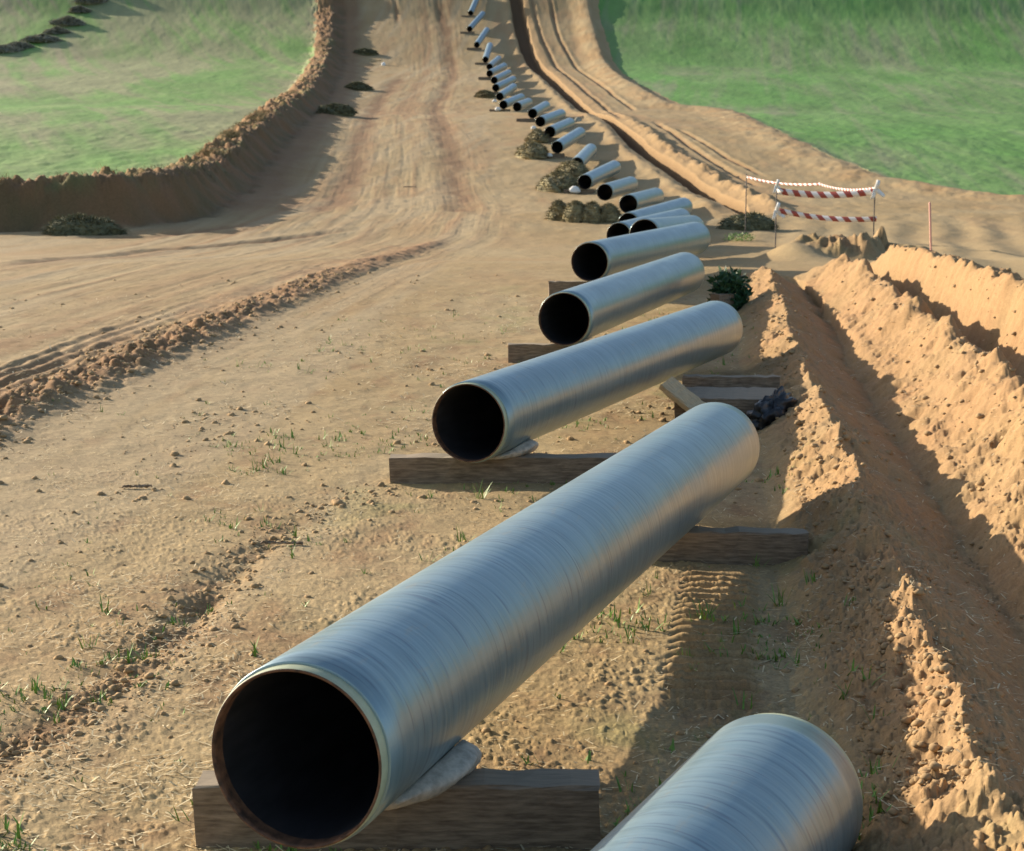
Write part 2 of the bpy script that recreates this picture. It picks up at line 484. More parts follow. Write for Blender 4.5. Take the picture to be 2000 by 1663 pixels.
def ground_mat(name, rough, fine_bump, var=(.60, 1.36)):
    m, nt, b = new_mat(name)
    at_ = node(nt, 'ShaderNodeAttribute', attribute_name='tone')
    pos = mapping(nt, 'Object', (1, 1, 1))
    f1 = noise(nt, pos, 9.0, 6, .65)
    f2 = noise(nt, pos, 42.0, 5, .75)
    v = mixc(nt, .6, f1, f2)
    k = remap(nt, v, .32, .68, *var)
    cmb = node(nt, 'ShaderNodeCombineColor')
    for i in range(3):
        nt.links.new(k, cmb.inputs[i])
    c = mixc(nt, 1.0, at_.outputs['Color'], cmb.outputs[0], 'MULTIPLY')
    nt.links.new(c, b.inputs['Base Color'])
    b.inputs['Roughness'].default_value = rough
    b.inputs['Specular IOR Level'].default_value = .25
    if fine_bump:
        bump(nt, b, v, .55, fine_bump)
    return m


def plain(name, col, rough, var=.25, scale=(8, 8, 8), nscale=4.0, bmp=0.0, metallic=0.0, spec=.5, col2=None):
    m, nt, b = new_mat(name)
    vec = mapping(nt, 'Object', scale)
    f = noise(nt, vec, nscale, 6, .6)
    lo = tuple(c * (1 - var) for c in col)
    hi = col2 if col2 else tuple(min(.95, c * (1 + var)) for c in col)
    c = mixc(nt, remap(nt, f, .35, .65, 0, 1), lo, hi)
    nt.links.new(c, b.inputs['Base Color'])
    b.inputs['Roughness'].default_value = rough
    b.inputs['Metallic'].default_value = metallic
    b.inputs['Specular IOR Level'].default_value = spec
    if bmp:
        bump(nt, b, f, .6, bmp)
    return m


M = {}
M['earth'] = ground_mat('bare earth', .95, .028)
M['spoil'] = ground_mat('sandy spoil', .95, .03, (.66, 1.26))
M['bank'] = ground_mat('topsoil', .95, .015)
M['field'] = ground_mat('young crop', .8, .03, (.7, 1.28))
M['timber'] = plain('weathered timber', (.20, .140, .090), .88, .35, (2, 16, 16), 2.4, .006, col2=(.30, .22, .145))
_m = M['timber']
_nt = _m.node_tree
_b = [n for n in _nt.nodes if n.type == 'BSDF_PRINCIPLED'][0]
_old = _b.inputs['Base Color'].links[0].from_socket
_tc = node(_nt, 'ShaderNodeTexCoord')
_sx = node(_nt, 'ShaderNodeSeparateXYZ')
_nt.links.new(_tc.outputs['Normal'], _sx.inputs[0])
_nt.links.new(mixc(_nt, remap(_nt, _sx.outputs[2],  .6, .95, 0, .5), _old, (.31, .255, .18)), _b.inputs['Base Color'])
M['timber_pale'] = plain('fresh sawn timber', (.50, .38, .22), .8, .2, (3, 26, 26), 2.2, .004)
M['felt'] = plain('grey felt padding', (.46, .41, .33), .9, .25, (1, 1, 1), 16, .008)
M['white_bag'] = plain('white padding', (.80, .79, .74), .75, .12, (1, 1, 1), 14, .01)
M['black_sheet'] = plain('black polythene', (.018, .019, .021), .32, .4, (1, 1, 1), 9, .02)
M['straw'] = plain('old straw', (.20, .17, .088), .95, .3, (1, 1, 1), 2.6, .0, col2=(.37, .315, .17))
M['straw_dark'] = plain('dark cut weeds', (.15, .155, .085), .95, .3, (1, 1, 1), 3.0, .0, col2=(.20, .19, .10))  # darker, greener tone for the brush heaps and the scrub clump
M['blade'] = plain('green blades', (.15, .29, .040), .55, .35, (1, 1, 1), 12, 0)
M['blade_dark'] = plain('dark green leaves', (.022, .075, .026), .6, .35, (1, 1, 1), 12, 0)
M['flake'] = plain('dry stalks', (.60, .49, .29), .8, .3, (1, 1, 1), 9, 0)
M['stone'] = plain('pebbles and clods', (.37, .245, .118), .95, .2, (1, 1, 1), 9, .004)
M['scrub'] = plain('bare scrub', (.28, .28, .21), .95, .3, (1, 1, 1), 1.2, 0, col2=(.45, .42, .32))
M['stake'] = plain('dark steel stake', (.06, .05, .045), .6, .3)
M['pink_stake'] = plain('faded pink paint', (.70, .34, .25), .6, .15)
M['bare_steel'] = plain('dusty rust', (.085, .042, .022), .75, .45, (2, 2, 2), 7, .003, col2=(.19, .085, .040))
M['primer'] = plain('pale green primer', (.36, .40, .27), .5, .12, (2, 2, 2), 5, 0)
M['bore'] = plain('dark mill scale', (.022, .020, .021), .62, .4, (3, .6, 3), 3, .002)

# pipe coating: grey wrapped tape, semi-gloss, with wraps and wrinkles that run round the pipe
m, nt, b = new_mat('grey wrapped pipe coating')
v1 = mapping(nt, 'Object', (1.5, 19, 1.5), (0.0, 0.0, .05))
v2 = mapping(nt, 'Object', (2.6, 34, 2.6), (0.0, 0.0, .07))
v3 = mapping(nt, 'Object', (1.6, .55, 1.6))
f1, f2, f3 = noise(nt, v1, 1.0, 1, .5), noise(nt, v2, 1.0, 1, .5), noise(nt, v3, 1.6, 4, .6)
oi = node(nt, 'ShaderNodeObjectInfo')
cc = mixc(nt, remap(nt, f1, .36, .60, 0, 1), (.205, .300, .335), (.250, .350, .385))
cc = mixc(nt, remap(nt, f3, .42, .68, 0, .45), cc, (.30, .385, .405))
cc = mixc(nt, remap(nt, f2, .30, .40, .75, 0), cc, (.15, .20, .245))
f4 = noise(nt, mapping(nt, 'Object', (3.2, .9, 3.2)), 2.6, 5, .65)
cc = mixc(nt, remap(nt, f4, .60, .72, 0, .40), cc, (.40, .34, .24))
_t = node(nt, 'ShaderNodeTexCoord')
_s = node(nt, 'ShaderNodeSeparateXYZ')
nt.links.new(_t.outputs['Object'], _s.inputs[0])
_k = node(nt, 'ShaderNodeMath', operation='MULTIPLY_ADD')
nt.links.new(_s.outputs[0], _k.inputs[0])
_k.inputs[1].default_value = .10
nt.links.new(_s.outputs[1], _k.inputs[2])
for _per, _wid, _amt in ((1.93, .008, .55), (.31, .016, .22)):
    _p = node(nt, 'ShaderNodeMath', operation='PINGPONG')
    nt.links.new(_k.outputs[0], _p.inputs[0])
    _p.inputs[1].default_value = _per / 2
    cc = mixc(nt, remap(nt, _p.outputs[0], 0, _wid, _amt, 0), cc, (.09, .12, .14))
nt.links.new(cc, b.inputs['Base Color'])
b.inputs['Metallic'].default_value = .52
nt.links.new(remap(nt, f3, .3, .7, .28, .40), b.inputs['Roughness'])
bump(nt, b, f1, .35, .010)
M['coating'] = m

# red and white barrier tape: stripes along the tape
m, nt, b = new_mat('red and white tape')
uv = node(nt, 'ShaderNodeUVMap')
sx = node(nt, 'ShaderNodeSeparateXYZ')
nt.links.new(uv.outputs[0], sx.inputs[0])
k1 = node(nt, 'ShaderNodeMath', operation='MULTIPLY_ADD')
nt.links.new(sx.outputs[1], k1.inputs[0])
k1.inputs[1].default_value = .35
nt.links.new(sx.outputs[0], k1.inputs[2])
k2 = node(nt, 'ShaderNodeMath', operation='FRACT')
nt.links.new(k1.outputs[0], k2.inputs[0])
k3 = node(nt, 'ShaderNodeMath', operation='GREATER_THAN')
nt.links.new(k2.outputs[0], k3.inputs[0])
k3.inputs[1].default_value = .5
nt.links.new(mixc(nt, k3.outputs[0], (.82, .78, .74), (.36, .07, .05)), b.inputs['Base Color'])
b.inputs['Roughness'].default_value = .45
M['tape'] = m


# ------------------------------------------------------------------ object helpers
def link(o):
    COL.objects.link(o)
    return o


def mesh_obj(name, verts, faces, mat, parent=None, smooth=True, loc=None):
    me = bpy.data.meshes.new(name)
    verts = np.asarray(verts, np.float32)
    me.from_pydata(verts.tolist(), [], [list(f) for f in faces])
    me.materials.append(mat)
    if smooth:
        me.polygons.foreach_set('use_smooth', np.ones(len(me.polygons), bool))
    me.update()
    o = link(bpy.data.objects.new(name, me))
    if parent is not None:
        o.parent = parent
    if loc is not None:
        o.location = loc
    return o


def tag(o, label=None, cat=None, group=None, kind=None):
    for k, v in (('label', label), ('category', cat), ('group', group), ('kind', kind)):
        if v:
            o[k] = v
    return o


def empty(name, loc=(0, 0, 0)):
    o = link(bpy.data.objects.new(name, None))
    o.empty_display_size = .2
    o.location = loc
    return o


def dup_tree(o, parent=None):
    c = link(o.copy())
    if parent is not None:
        c.parent = parent
    for ch in list(o.children):
        dup_tree(ch, c)
    return c


# ------------------------------------------------------------------ ground sheet
def build_ground():
    th = np.concatenate([np.arange(-180, -60, 6.0), np.arange(-60, -20, 1.0), np.arange(-20, -17.4, .12),
                         np.arange(-17.4, 17.4, .031), np.arange(17.4, 20, .12), np.arange(20, 60, 1.0), np.arange(60, 181, 6.0)])
    rr = [1.2]
    while rr[-1] < 7.6:
        rr.append(rr[-1] * 1.02)
    while rr[-1] < 60:
        rr.append(rr[-1] * 1.0026)
    while rr[-1] < 345:
        rr.append(rr[-1] * 1.0034)
    while rr[-1] < 450:
        rr.append(rr[-1] * 1.007)
    while rr[-1] < 2600:
        rr.append(rr[-1] * 1.06)
    rr = np.array(rr)
    T, RR = np.meshgrid(np.radians(th), rr)
    X, Y = RR * np.sin(T), RR * np.cos(T)
    z = np.empty(X.shape)
    reg = np.empty(X.shape, np.int32)
    tone = np.empty(X.shape + (3,))
    step = 160
    for i in range(0, X.shape[0], step):
        sl = slice(i, i + step)
        z[sl], reg[sl], tone[sl], _, _ = terrain(X[sl], Y[sl])
    nr, nc = X.shape
    P = np.stack([X, Y, z], -1).reshape(-1, 3).astype(np.float32)
    tone = tone.reshape(-1, 3)
    reg = reg.reshape(-1)
    idx = np.arange(nr * nc).reshape(nr, nc)
    a, b_, c, d = idx[:-1, :-1], idx[:-1, 1:], idx[1:, 1:], idx[1:, :-1]
    quads = np.stack([a, b_, c, d], -1).reshape(-1, 4)
    qreg = reg[quads[:, 0]]
    names = {0: ('ground', M['earth']), 1: ('grass_field', M['field']), 2: ('crop_field', M['field']),
             3: ('topsoil_bank', M['bank']), 4: ('spoil_terrain', M['spoil'])}
    labels = {0: ('bare sandy working strip with wheel ruts', 'ground'), 1: ('patchy green field left of the dirt strip', 'field'),
              2: ('even green field right of the dirt strip', 'field'),
              3: ('dark lumpy topsoil bank along the left field', 'bank'), 4: ('orange sandy spoil ridges and trench on the right', 'spoil')}
    for k, (nm, mt) in names.items():
        q = quads[qreg == k]
        used, inv = np.unique(q, return_inverse=True)
        inv = inv.reshape(-1, 4)[:, ::-1]
        me = bpy.data.meshes.new(nm)
        me.vertices.add(len(used))
        me.vertices.foreach_set('co', P[used].ravel())
        me.loops.add(inv.size)
        me.loops.foreach_set('vertex_index', inv.ravel().astype(np.int32))
        me.polygons.add(len(inv))
        me.polygons.foreach_set('loop_start', np.arange(0, inv.size, 4, dtype=np.int32))
        me.polygons.foreach_set('use_smooth', np.ones(len(inv), bool))
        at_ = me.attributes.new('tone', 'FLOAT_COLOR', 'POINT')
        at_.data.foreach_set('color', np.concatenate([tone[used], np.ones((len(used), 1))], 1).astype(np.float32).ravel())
        me.materials.append(mt)
        me.update()
        me.validate()
        o = link(bpy.data.objects.new(nm, me))
        tag(o, labels[k][0], labels[k][1], None, 'structure')


build_ground()

# ------------------------------------------------------------------ pipes
L_PIPE = 11.3


def ring_mesh(profile, n=96):
    """revolve (y, radius) pairs about the y axis"""
    v, f = [], []
    for (yy, rad) in profile:
        for i in range(n):
            a = 2 * math.pi * i / n
            v.append((rad * math.cos(a), yy, rad * math.sin(a)))
    for j in range(len(profile) - 1):
        for i in range(n):
            k = (i + 1) % n
            f.append((j * n + i, j * n + k, (j + 1) * n + k, (j + 1) * n + i))
    return v, f


def make_pipe():
    root = empty('steel_pipe')
    ys = np.linspace(.085, L_PIPE - .085, 49)
    prof = [(.083, R - .020), (.083, R - .003)] + [(float(y), R) for y in ys] + [(L_PIPE - .083, R - .003), (L_PIPE - .083, R - .020)]
    mesh_obj('coating', *ring_mesh(prof), M['coating'], root)
    for s in (0, 1):
        g = (lambda y: y) if s == 0 else (lambda y: L_PIPE - y)
        pr = [(g(.09), R - .016), (g(.012), R - .016), (g(.004), R - .020)]
        if s:
            pr = pr[::-1]
        mesh_obj('end_band', *ring_mesh(pr), M['primer'], root)
        pr = [(g(.004), R - .020), (g(0), R - .023), (g(0), R - .034), (g(.03), R - .036), (g(.10), R - .036)]
        if s:
            pr = pr[::-1]
        mesh_obj('rim', *ring_mesh(pr), M['bare_steel'], root)
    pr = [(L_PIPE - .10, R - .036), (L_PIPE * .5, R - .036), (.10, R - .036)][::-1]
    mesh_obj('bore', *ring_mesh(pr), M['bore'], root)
    return root


ORD = ['', 'first', 'second', 'third', 'fourth', 'fifth', 'sixth', 'seventh', 'eighth', 'ninth', 'tenth', 'eleventh', 'twelfth',
       'thirteenth', 'fourteenth', 'fifteenth', 'sixteenth', 'seventeenth', 'eighteenth', 'nineteenth', 'twentieth',
       'twenty-first', 'twenty-second', 'twenty-third', 'twenty-fourth', 'twenty-fifth', 'twenty-sixth', 'twenty-seventh']
PIPE_LABEL = {
    0: 'grey steel pipe cut off by the bottom edge, only its far end showing',
    1: 'large grey steel pipe across the middle, the biggest open dark mouth of all',
    2: 'grey steel pipe just beyond the largest one, mouth above a long dark timber',
    3: 'grey steel pipe third of the fully visible ones, end pointing at the dark green plant',
    4: 'grey steel pipe whose mouth stands clear in front of the tight cluster of three',
    5: 'grey steel pipe of the tight cluster, its mouth half hidden behind the pipe in front',
    6: 'grey steel pipe of the tight cluster with the lowest mouth, left of its neighbour',
    7: 'grey steel pipe of the tight cluster lying uppermost behind the other two',
    8: 'short-looking grey pipe with a brown tinted mouth right of the row of straw bundles',
    9: 'grey pipe with a half buried mouth behind the row of straw bundles',
    10: 'grey pipe with a bright white pad beside its mouth above the straw bundles',
    11: 'pale short-looking grey pipe half sunk behind a straw heap',
    12: 'grey pipe with a small white pad at its mouth, above the pale half sunk pipe',
    26: 'grey pipe at the top edge of the picture, highest of the row',
    25: 'grey pipe second from the top of the row on the slope',
    24: 'grey pipe third from the top of the row on the slope',
    23: 'steep grey pipe fourth from the top of the row, above the crowded bend',
}
proto = make_pipe()
AX = []
for i, (nx, ny, nY, fx, fy, fY) in enumerate(PIPES):
    if nx is None:
        far = at(fx, fy, fY)
        d = Vector((.415, .91, 0.0)).normalized()
        near = far - d * L_PIPE
    else:
        near = at(nx, ny, nY)
        dr = Vector(ray(fx, fy))
        o_ = Vector((0, 0, CAM_H)) - near
        A_, B_, C_ = dr.dot(dr), 2 * dr.dot(o_), o_.dot(o_) - L_PIPE ** 2
        disc = B_ * B_ - 4 * A_ * C_
        t = (-B_ + math.sqrt(max(disc, 0))) / (2 * A_)
        far = Vector((0, 0, CAM_H)) + dr * t
        zg = ground_z(far.x, far.y)
        if abs(far.z - (zg + AXIS)) > .22 and i > 3:
            far.z = zg + AXIS + max(-.22, min(.22, far.z - (zg + AXIS)))
        d = (far - near).normalized()
    AX.append((near, d))
    o = proto if i == 0 else dup_tree(proto)
    yv = d
    xv = yv.cross(Vector((0, 0, 1))).normalized()
    zv = xv.cross(yv)
    o.matrix_world = Matrix(((xv.x, yv.x, zv.x, near.x), (xv.y, yv.y, zv.y, near.y), (xv.z, yv.z, zv.z, near.z), (0, 0, 0, 1)))
    lab = PIPE_LABEL.get(i) or 'small grey pipe on the slope, %s from the top of the row' % ORD[27 - i]
    tag(o, lab, 'pipe', 'steel pipes laid out in a row')
    print('pipe', i, [round(v, 2) for v in near], 'far', [round(v, 2) for v in near + d * L_PIPE],
          'clear near %.2f far %.2f' % (near.z - ground_z(near.x, near.y), (near + d * L_PIPE).z - ground_z(*(near + d * L_PIPE).xy)))


# ------------------------------------------------------------------ timbers under the pipes
def beam_geo(l, w, h, seed, nx=14, wear=.012):
    """a rough sawn beam, long side on x, worn and slightly bowed edges"""
    rnd = random.Random(seed)
    c = .014
    sec = [(-w / 2 + c, -h / 2), (w / 2 - c, -h / 2), (w / 2, -h / 2 + c), (w / 2, h / 2 - c), (w / 2 - c, h / 2), (-w / 2 + c, h / 2), (-w / 2, h / 2 - c), (-w / 2, -h / 2 + c)]
    v, f = [], []
    bow = rnd.uniform(-.01, .01)
    for i in range(nx + 1):
        u = i / nx
        x = (u - .5) * l
        for (yy, zz) in sec:
            v.append((x + (rnd.uniform(-.012, .012) if i in (0, nx) else 0), yy + rnd.uniform(-wear, wear) + bow * math.sin(u * 3.14), zz + rnd.uniform(-wear, wear)))
    k = len(sec)
    for i in range(nx):
        for j in range(k):
            a = i * k + j
            b2 = i * k + (j + 1) % k
            f.append((a, b2, b2 + k, a + k))
    f.append(tuple(range(k))[::-1])
    f.append(tuple(nx * k + j for j in range(k)))
    return v, [q[::-1] for q in f]


def beam(name, centre, l, w, h, rotz, seed, label, cat, group=None, mat='timber', tilt=0.0, roll=0.0):
    v, f = beam_geo(l, w, h, seed)
    o = mesh_obj(name, v, f, M[mat], smooth=False)
    o.matrix_world = Matrix.Translation(centre) @ Matrix.Rotation(rotz, 4, 'Z') @ Matrix.Rotation(tilt, 4, 'Y') @ Matrix.Rotation(roll, 4, 'X')
    return tag(o, label, cat, group)


def pad_geo(seed, flap=.34, ln=.62):
    """felt sheet under the belly of a pipe; its loose end runs off along the timber and curls"""
    rnd = random.Random(seed)
    v, f = [], []
    na, ny = 34, 12
    a1 = math.radians(-58)
    rr_ = R + .012
    for j in range(ny + 1):
        yy = (j / ny - .5) * ln
        for i in range(na + 1):
            t = i / na
            if t < .5:
                a = math.radians(-125 + t / .5 * 67)
                p = (rr_ * math.cos(a), rr_ * math.sin(a))
            else:
                u = (t - .5) / .5
                k = flap * (1 - .18 * abs(math.sin(j * .5)) - .25 * (1 - j / ny))
                p = (rr_ * math.cos(a1) + k * u * (.86 - .10 * u), rr_ * math.sin(a1) + k * (.50 * u - .95 * u * u * u * (1 - .55 * j / ny)) + .012 * math.sin(u * 8 + j * .8))
            v.append((p[0] + rnd.uniform(-.003, .003), yy + rnd.uniform(-.004, .004) + (.16 * (t - .5) if t > .5 else 0), p[1]))
    for j in range(ny):
        for i in range(na):
            a = j * (na + 1) + i
            f.append((a, a + 1, a + na + 2, a + na + 1))
    return v, f


def pad(i, s, label, flap=.34, ln=.62, mat='felt', mirror=False):
    near, d = AX[i]
    v, f = pad_geo(i * 7 + 1, flap, ln)
    if mirror:
        v = [(-x, y, z) for x, y, z in v]
    o = mesh_obj('felt_pad', v, f, M[mat])
    mo = o.modifiers.new('thickness', 'SOLIDIFY')
    mo.thickness = .010
    mo.offset = 1.0
    yv = d
    xv = yv.cross(Vector((0, 0, 1))).normalized()
    zv = xv.cross(yv)
    p = near + d * s
    o.matrix_world = Matrix(((xv.x, yv.x, zv.x, p.x), (xv.y, yv.y, zv.y, p.y), (xv.z, yv.z, zv.z, p.z), (0, 0, 0, 1)))
    return tag(o, label, 'pad', 'felt pads between pipes and timbers')


def sleeper_under(i, s, l, shift, label, rotz=0.0, w=.30, h=None, group='timber sleepers under the pipes'):
    """a timber across under pipe i, s metres along it"""
    near, d = AX[i]
    p = near + d * s
    top = p.z - R - .022
    zg = min(ground_z(p.x + k, p.y) for k in (-.6, 0, .6))
    hh = h or max(.16, top - zg + .05)
    return beam('timber_sleeper', Vector((p.x + shift, p.y, top - hh / 2)), l, w, hh, rotz, i * 31 + int(s * 10), label, 'timber', group)


def sack(i, s, ln, size, label, mirror=False):
    """a plump felt wedge stuffed between a pipe and the timber it lies on"""
    near, d = AX[i]
    rnd = random.Random(i * 5 + 2)
    v, f = [], []
    ny, na, nb, nc = 22, 9, 9, 5
    k = na + nb + nc
    for j in range(ny + 1):
        t = j / ny
        sc = size * (.30 + .70 * math.sin(math.pi * min(1, .08 + .62 * t))) * math.sqrt(max(.02, 1 - max(0, (t - .80) / .2) ** 2))
        a0, a1 = math.radians(-92), math.radians(-92 + 62 * sc)
        arc_ = [((R + .006) * math.cos(a0 + (a1 - a0) * q_ / (na - 1)), (R + .006) * math.sin(a0 + (a1 - a0) * q_ / (na - 1))) for q_ in range(na)]
        ex, ez = arc_[-1]
        gx, gz = ex + .05 * sc, -R - .02
        out = []
        for q_ in range(1, nb + 1):
            w_ = q_ / nb
            bx_ = ex + (gx - ex) * w_ + .13 * sc * math.sin(math.pi * min(1, w_ * 1.0)) + .02 * math.sin(t * 11 + w_ * 5) * sc
            out.append((bx_, ez + (gz - ez) * w_ ** .9 + .045 * sc * math.sin(math.pi * w_)))
        low = [(gx + (arc_[0][0] - gx) * q_ / (nc + 1), gz - .002 * q_) for q_ in range(1, nc + 1)]
        for (px_, pz_) in arc_ + out + low:
            v.append((px_ + rnd.uniform(-.003, .003), (t - .5) * ln + .10 * (pz_ + R) * (t - .5) + rnd.uniform(-.003, .003), pz_ + rnd.uniform(-.002, .002)))
    if mirror:
        v = [(-x_, y_, z_) for x_, y_, z_ in v]
    for j in range(ny):
        for q_ in range(k):
            a_, b_ = j * k + q_, j * k + (q_ + 1) % k
            f.append((a_, b_, b_ + k, a_ + k))
    f.append(tuple(range(k))[::-1])
    f.append(tuple(ny * k + q_ for q_ in range(k)))
    o = mesh_obj('padding_sack', v, f, M['felt'])
    yv = d
    xv = yv.cross(Vector((0, 0, 1))).normalized()
    zv = xv.cross(yv)
    p = near + d * s
    o.matrix_world = Matrix(((xv.x, yv.x, zv.x, p.x), (xv.y, yv.y, zv.y, p.y), (xv.z, yv.z, zv.z, p.z), (0, 0, 0, 1)))
    return tag(o, label, 'padding', 'stuffed padding between pipes and timbers')


# closest pipe
sleeper_under(1, 1.26, 2.36, .07, 'long square brown timber under the mouth of the largest pipe')
sack(1, 1.22, .92, .86, 'plump grey padding sack wedged between the largest pipe and its timber')
sleeper_under(1, 9.0, 1.9, .40, 'dark timber under the far half of the largest pipe', rotz=-.10)
sleeper_under(2, .75, 2.9, .18, 'long weathered timber under the mouth of the pipe beyond the largest one')
sack(2, .92, .85, .75, 'padding sack wedged between the long weathered timber and the pipe on it')
sleeper_under(3, .7, 2.2, -.1, 'timber with a sunlit cut end under the mouth of the third whole pipe')
pad(3, .7, 'pale felt pad by the sunlit cut end of a timber', .22, .6, 'felt', True)
sleeper_under(4, .6, 1.9, -.25, 'timber under the mouth of the pipe in front of the tight cluster')

# stacked boards, tilted slab and black sheet under the far end of pipe 2
bx, by = 3.22, 26.0
zg = ground_z(bx, by)
beam('timber_board', Vector((bx, by, zg + .24)), 1.5, .95, .34, -.14, 71, 'wide grey board whose flat top sticks out under the second pipe', 'timber', 'boards stacked under the second pipe', roll=.06)
beam('timber_board', Vector((bx + .2, by + .98, zg + .26)), 1.5, .24, .58, -.10, 72, 'dark squared board behind the wide flat one under the second pipe', 'timber', 'boards stacked under the second pipe')
q = at(1340, 780, 25.5)
beam('timber_slab', Vector((q.x, q.y, q.z)), .80, .34, .10, -.45, 73, 'pale sunlit slab lying on the soil by the stacked boards', 'timber', None, 'timber_pale', .62, .35)


def lumpy(name, size, seed, mat, amp=.25, freq=2.2, nu=40, nv=22, flat=.0, parent=None):
    """a closed lumpy body (heap, bag, bundle) in its own space, bottom at z = 0"""
    v, f = [], []
    for j in range(nv + 1):
        ph = math.pi * j / nv
        for i in range(nu):
            a = 2 * math.pi * i / nu
            v.append((math.sin(ph) * math.cos(a), math.sin(ph) * math.sin(a), math.cos(ph)))
    v = np.array(v)
    n1 = fbm(v[:, 0] * freq + v[:, 2] * 1.7 + seed * 3.1, v[:, 1] * freq - v[:, 2] * 1.3 + seed, 4, seed)
    n2 = fbm(v[:, 0] * freq * 4 + v[:, 2] * 3 + seed, v[:, 1] * freq * 4 + v[:, 2] * 5, 3, seed + 5)
    v = v * (1 + amp * 2.2 * n1 + amp * .8 * n2)[:, None]
    v[:, 2] = np.where(v[:, 2] < 0, v[:, 2] * .5, v[:, 2])
    v = v * np.array(size)
    for j in range(nv):
        for i in range(nu):
            k = (i + 1) % nu
            f.append((j * nu + i, (j + 1) * nu + i, (j + 1) * nu + k, j * nu + k))
    return v, f


def strands(pts, n, ln, wd, seed, up=.4):
    """thin two-sided stalks starting on random vertices of pts"""
    rnd = random.Random(seed)
    v, f = [], []
    c = np.mean(pts, 0)
    for _ in range(n):
        p = Vector(pts[rnd.randrange(len(pts))])
        if p.z < c[2] * .2:
            continue
        o = (p - Vector(c)).normalized()
        d = (o * .6 + Vector((rnd.uniform(-1, 1), rnd.uniform(-1, 1), rnd.uniform(-.5, .3) + up))).normalized()
        sd = d.cross(Vector((rnd.uniform(-1, 1), rnd.uniform(-1, 1), 1))).normalized() * wd
        l = ln * rnd.uniform(.5, 1.3)
        p = p - d * l * .35
        k = len(v)
        m_ = p + d * l * .55 + Vector((0, 0, -.08 * l))
        e = p + d * l + Vector((0, 0, -.3 * l))
        v += [p - sd, p + sd, m_ + sd * .9, m_ - sd * .9, e]
        f += [(k, k + 1, k + 2, k + 3), (k + 3, k + 2, k + 4)]
    return [tuple(x) for x in v], f


def heap(name, loc, size, seed, label, cat, group, mat='straw', amp=.22, ns=700, ln=.3, rotz=0.0):
    v, f = lumpy(name, size, seed, M[mat], amp)
    sv, sf = strands(v, ns * 4, ln * 1.7, .008 + .00019 * loc[1], seed)
    k = len(v)
    allv = [tuple(x) for x in v] + sv
    allf = list(f) + [tuple(a + k for a in q_) for q_ in sf]
    o = mesh_obj(name, allv, allf, M[mat])
    o.location = loc
    o.rotation_euler.z = rotz
    return tag(o, label, cat, group)


# black sheet bundled at the end of the boards
q = at(1510, 800, 25.3)
v, f = lumpy('s', (.46, .24, .30), 5, None, .6, 3.0)
o = mesh_obj('plastic_sheet', v, f, M['black_sheet'])
o.location = (q.x, q.y, ground_z(q.x, q.y) + .06)
o.rotation_euler = (.15, -.25, .8)
tag(o, 'crumpled black plastic sheet bundled at the end of the stacked boards', 'plastic sheet')

# block and plant at the far end of pipe 3
q = at(1411, 556, 40.0)
beam('timber_block', Vector((q.x, q.y, ground_z(q.x, q.y) + .24)), .42, .35, .42, .5, 77, 'short upright grey block in front of the dark green plant', 'timber')


def leafy(name, loc, spread, height, n, seed, label, cat, mat, lw=.03):
    rnd = random.Random(seed)
    v, f = [], []
    while len(f) < n:
        p = Vector((rnd.uniform(-1, 1), rnd.uniform(-1, 1), rnd.uniform(0, 1)))
        if p.x ** 2 + p.y ** 2 + (p.z - .35) ** 2 / .55 > 1.0 + .5 * math.sin(p.x * 5 + seed) * math.cos(p.y * 4 + p.z * 6):
            continue
        p = Vector((p.x * spread, p.y * spread, p.z * height))
        d = Vector((rnd.uniform(-1, 1), rnd.uniform(-1, 1), rnd.uniform(-.5, 1))).normalized()
        sd = d.cross(Vector((rnd.uniform(-1, 1), rnd.uniform(-1, 1), .3))).normalized() * lw * rnd.uniform(.6, 1.3)
        l = lw * rnd.uniform(3, 6)
        k = len(v)
        v += [p, p + d * l * .45 + sd, p + d * l, p + d * l * .45 - sd]
        f.append((k, k + 1, k + 2, k + 3))
    o = mesh_obj(name, [tuple(x) for x in v], f, M[mat])
    o.location = loc
    return tag(o, label, cat)


leafy('leafy_plant', (q.x + .22, q.y + .30, ground_z(q.x, q.y + .3) + .05),   .40, .85, 900, 9, 'dark green leafy plant on the soil past the end of the third whole pipe', 'plant', 'blade_dark', .045)

# ---- the pipes on the slope: short timbers, white pads
for i in range(5, 27):
    near, d = AX[i]
    if i in (5, 6, 7, 9, 11, 14, 16, 18, 20, 22):
        continue
    lab = 'short timber under the mouth of the %s pipe from the top of the row' % ORD[27 - i]
    sleeper_under(i, .35, 2.4 if i > 12 else 2.0, -.45, lab)
for i, lab in ((10, 'bright white pad beside the pipe mouth above the straw bundles'),
               (12, 'small white pad at the pipe mouth between two straw heaps'),
               (14, 'white pad on a short timber where the row of pipes bends'),
               (17, 'white pad low beside the lowest dark mouth of the crowded bend'),
               (18, 'white pad just above the lowest dark mouth of the crowded bend'),
               (8, 'small white pad between the straw bundles and the brown tinted mouth')):
    near, d = AX[i]
    sz = {10: .46, 8: .22, 12: .30, 14: .34, 17: .42, 18: .36}[i]
    v, f = lumpy('p', (sz * .8, sz * .6, sz * .75), 40 + i, None, .16, 1.6, 24, 14)
    o = mesh_obj('white_pad', v, f, M['white_bag'])
    p = near + d * .15
    o.location = (p.x - .50 - sz * .4, p.y - .15, ground_z(p.x - .5, p.y) + .18)
    tag(o, lab, 'pad', 'white pads beside the pipe mouths')

# ---- straw and brush heaps
def at_ground(px, py):
    x, y = onground(px, py)
    return (x, y, ground_z(x, y) - .03)


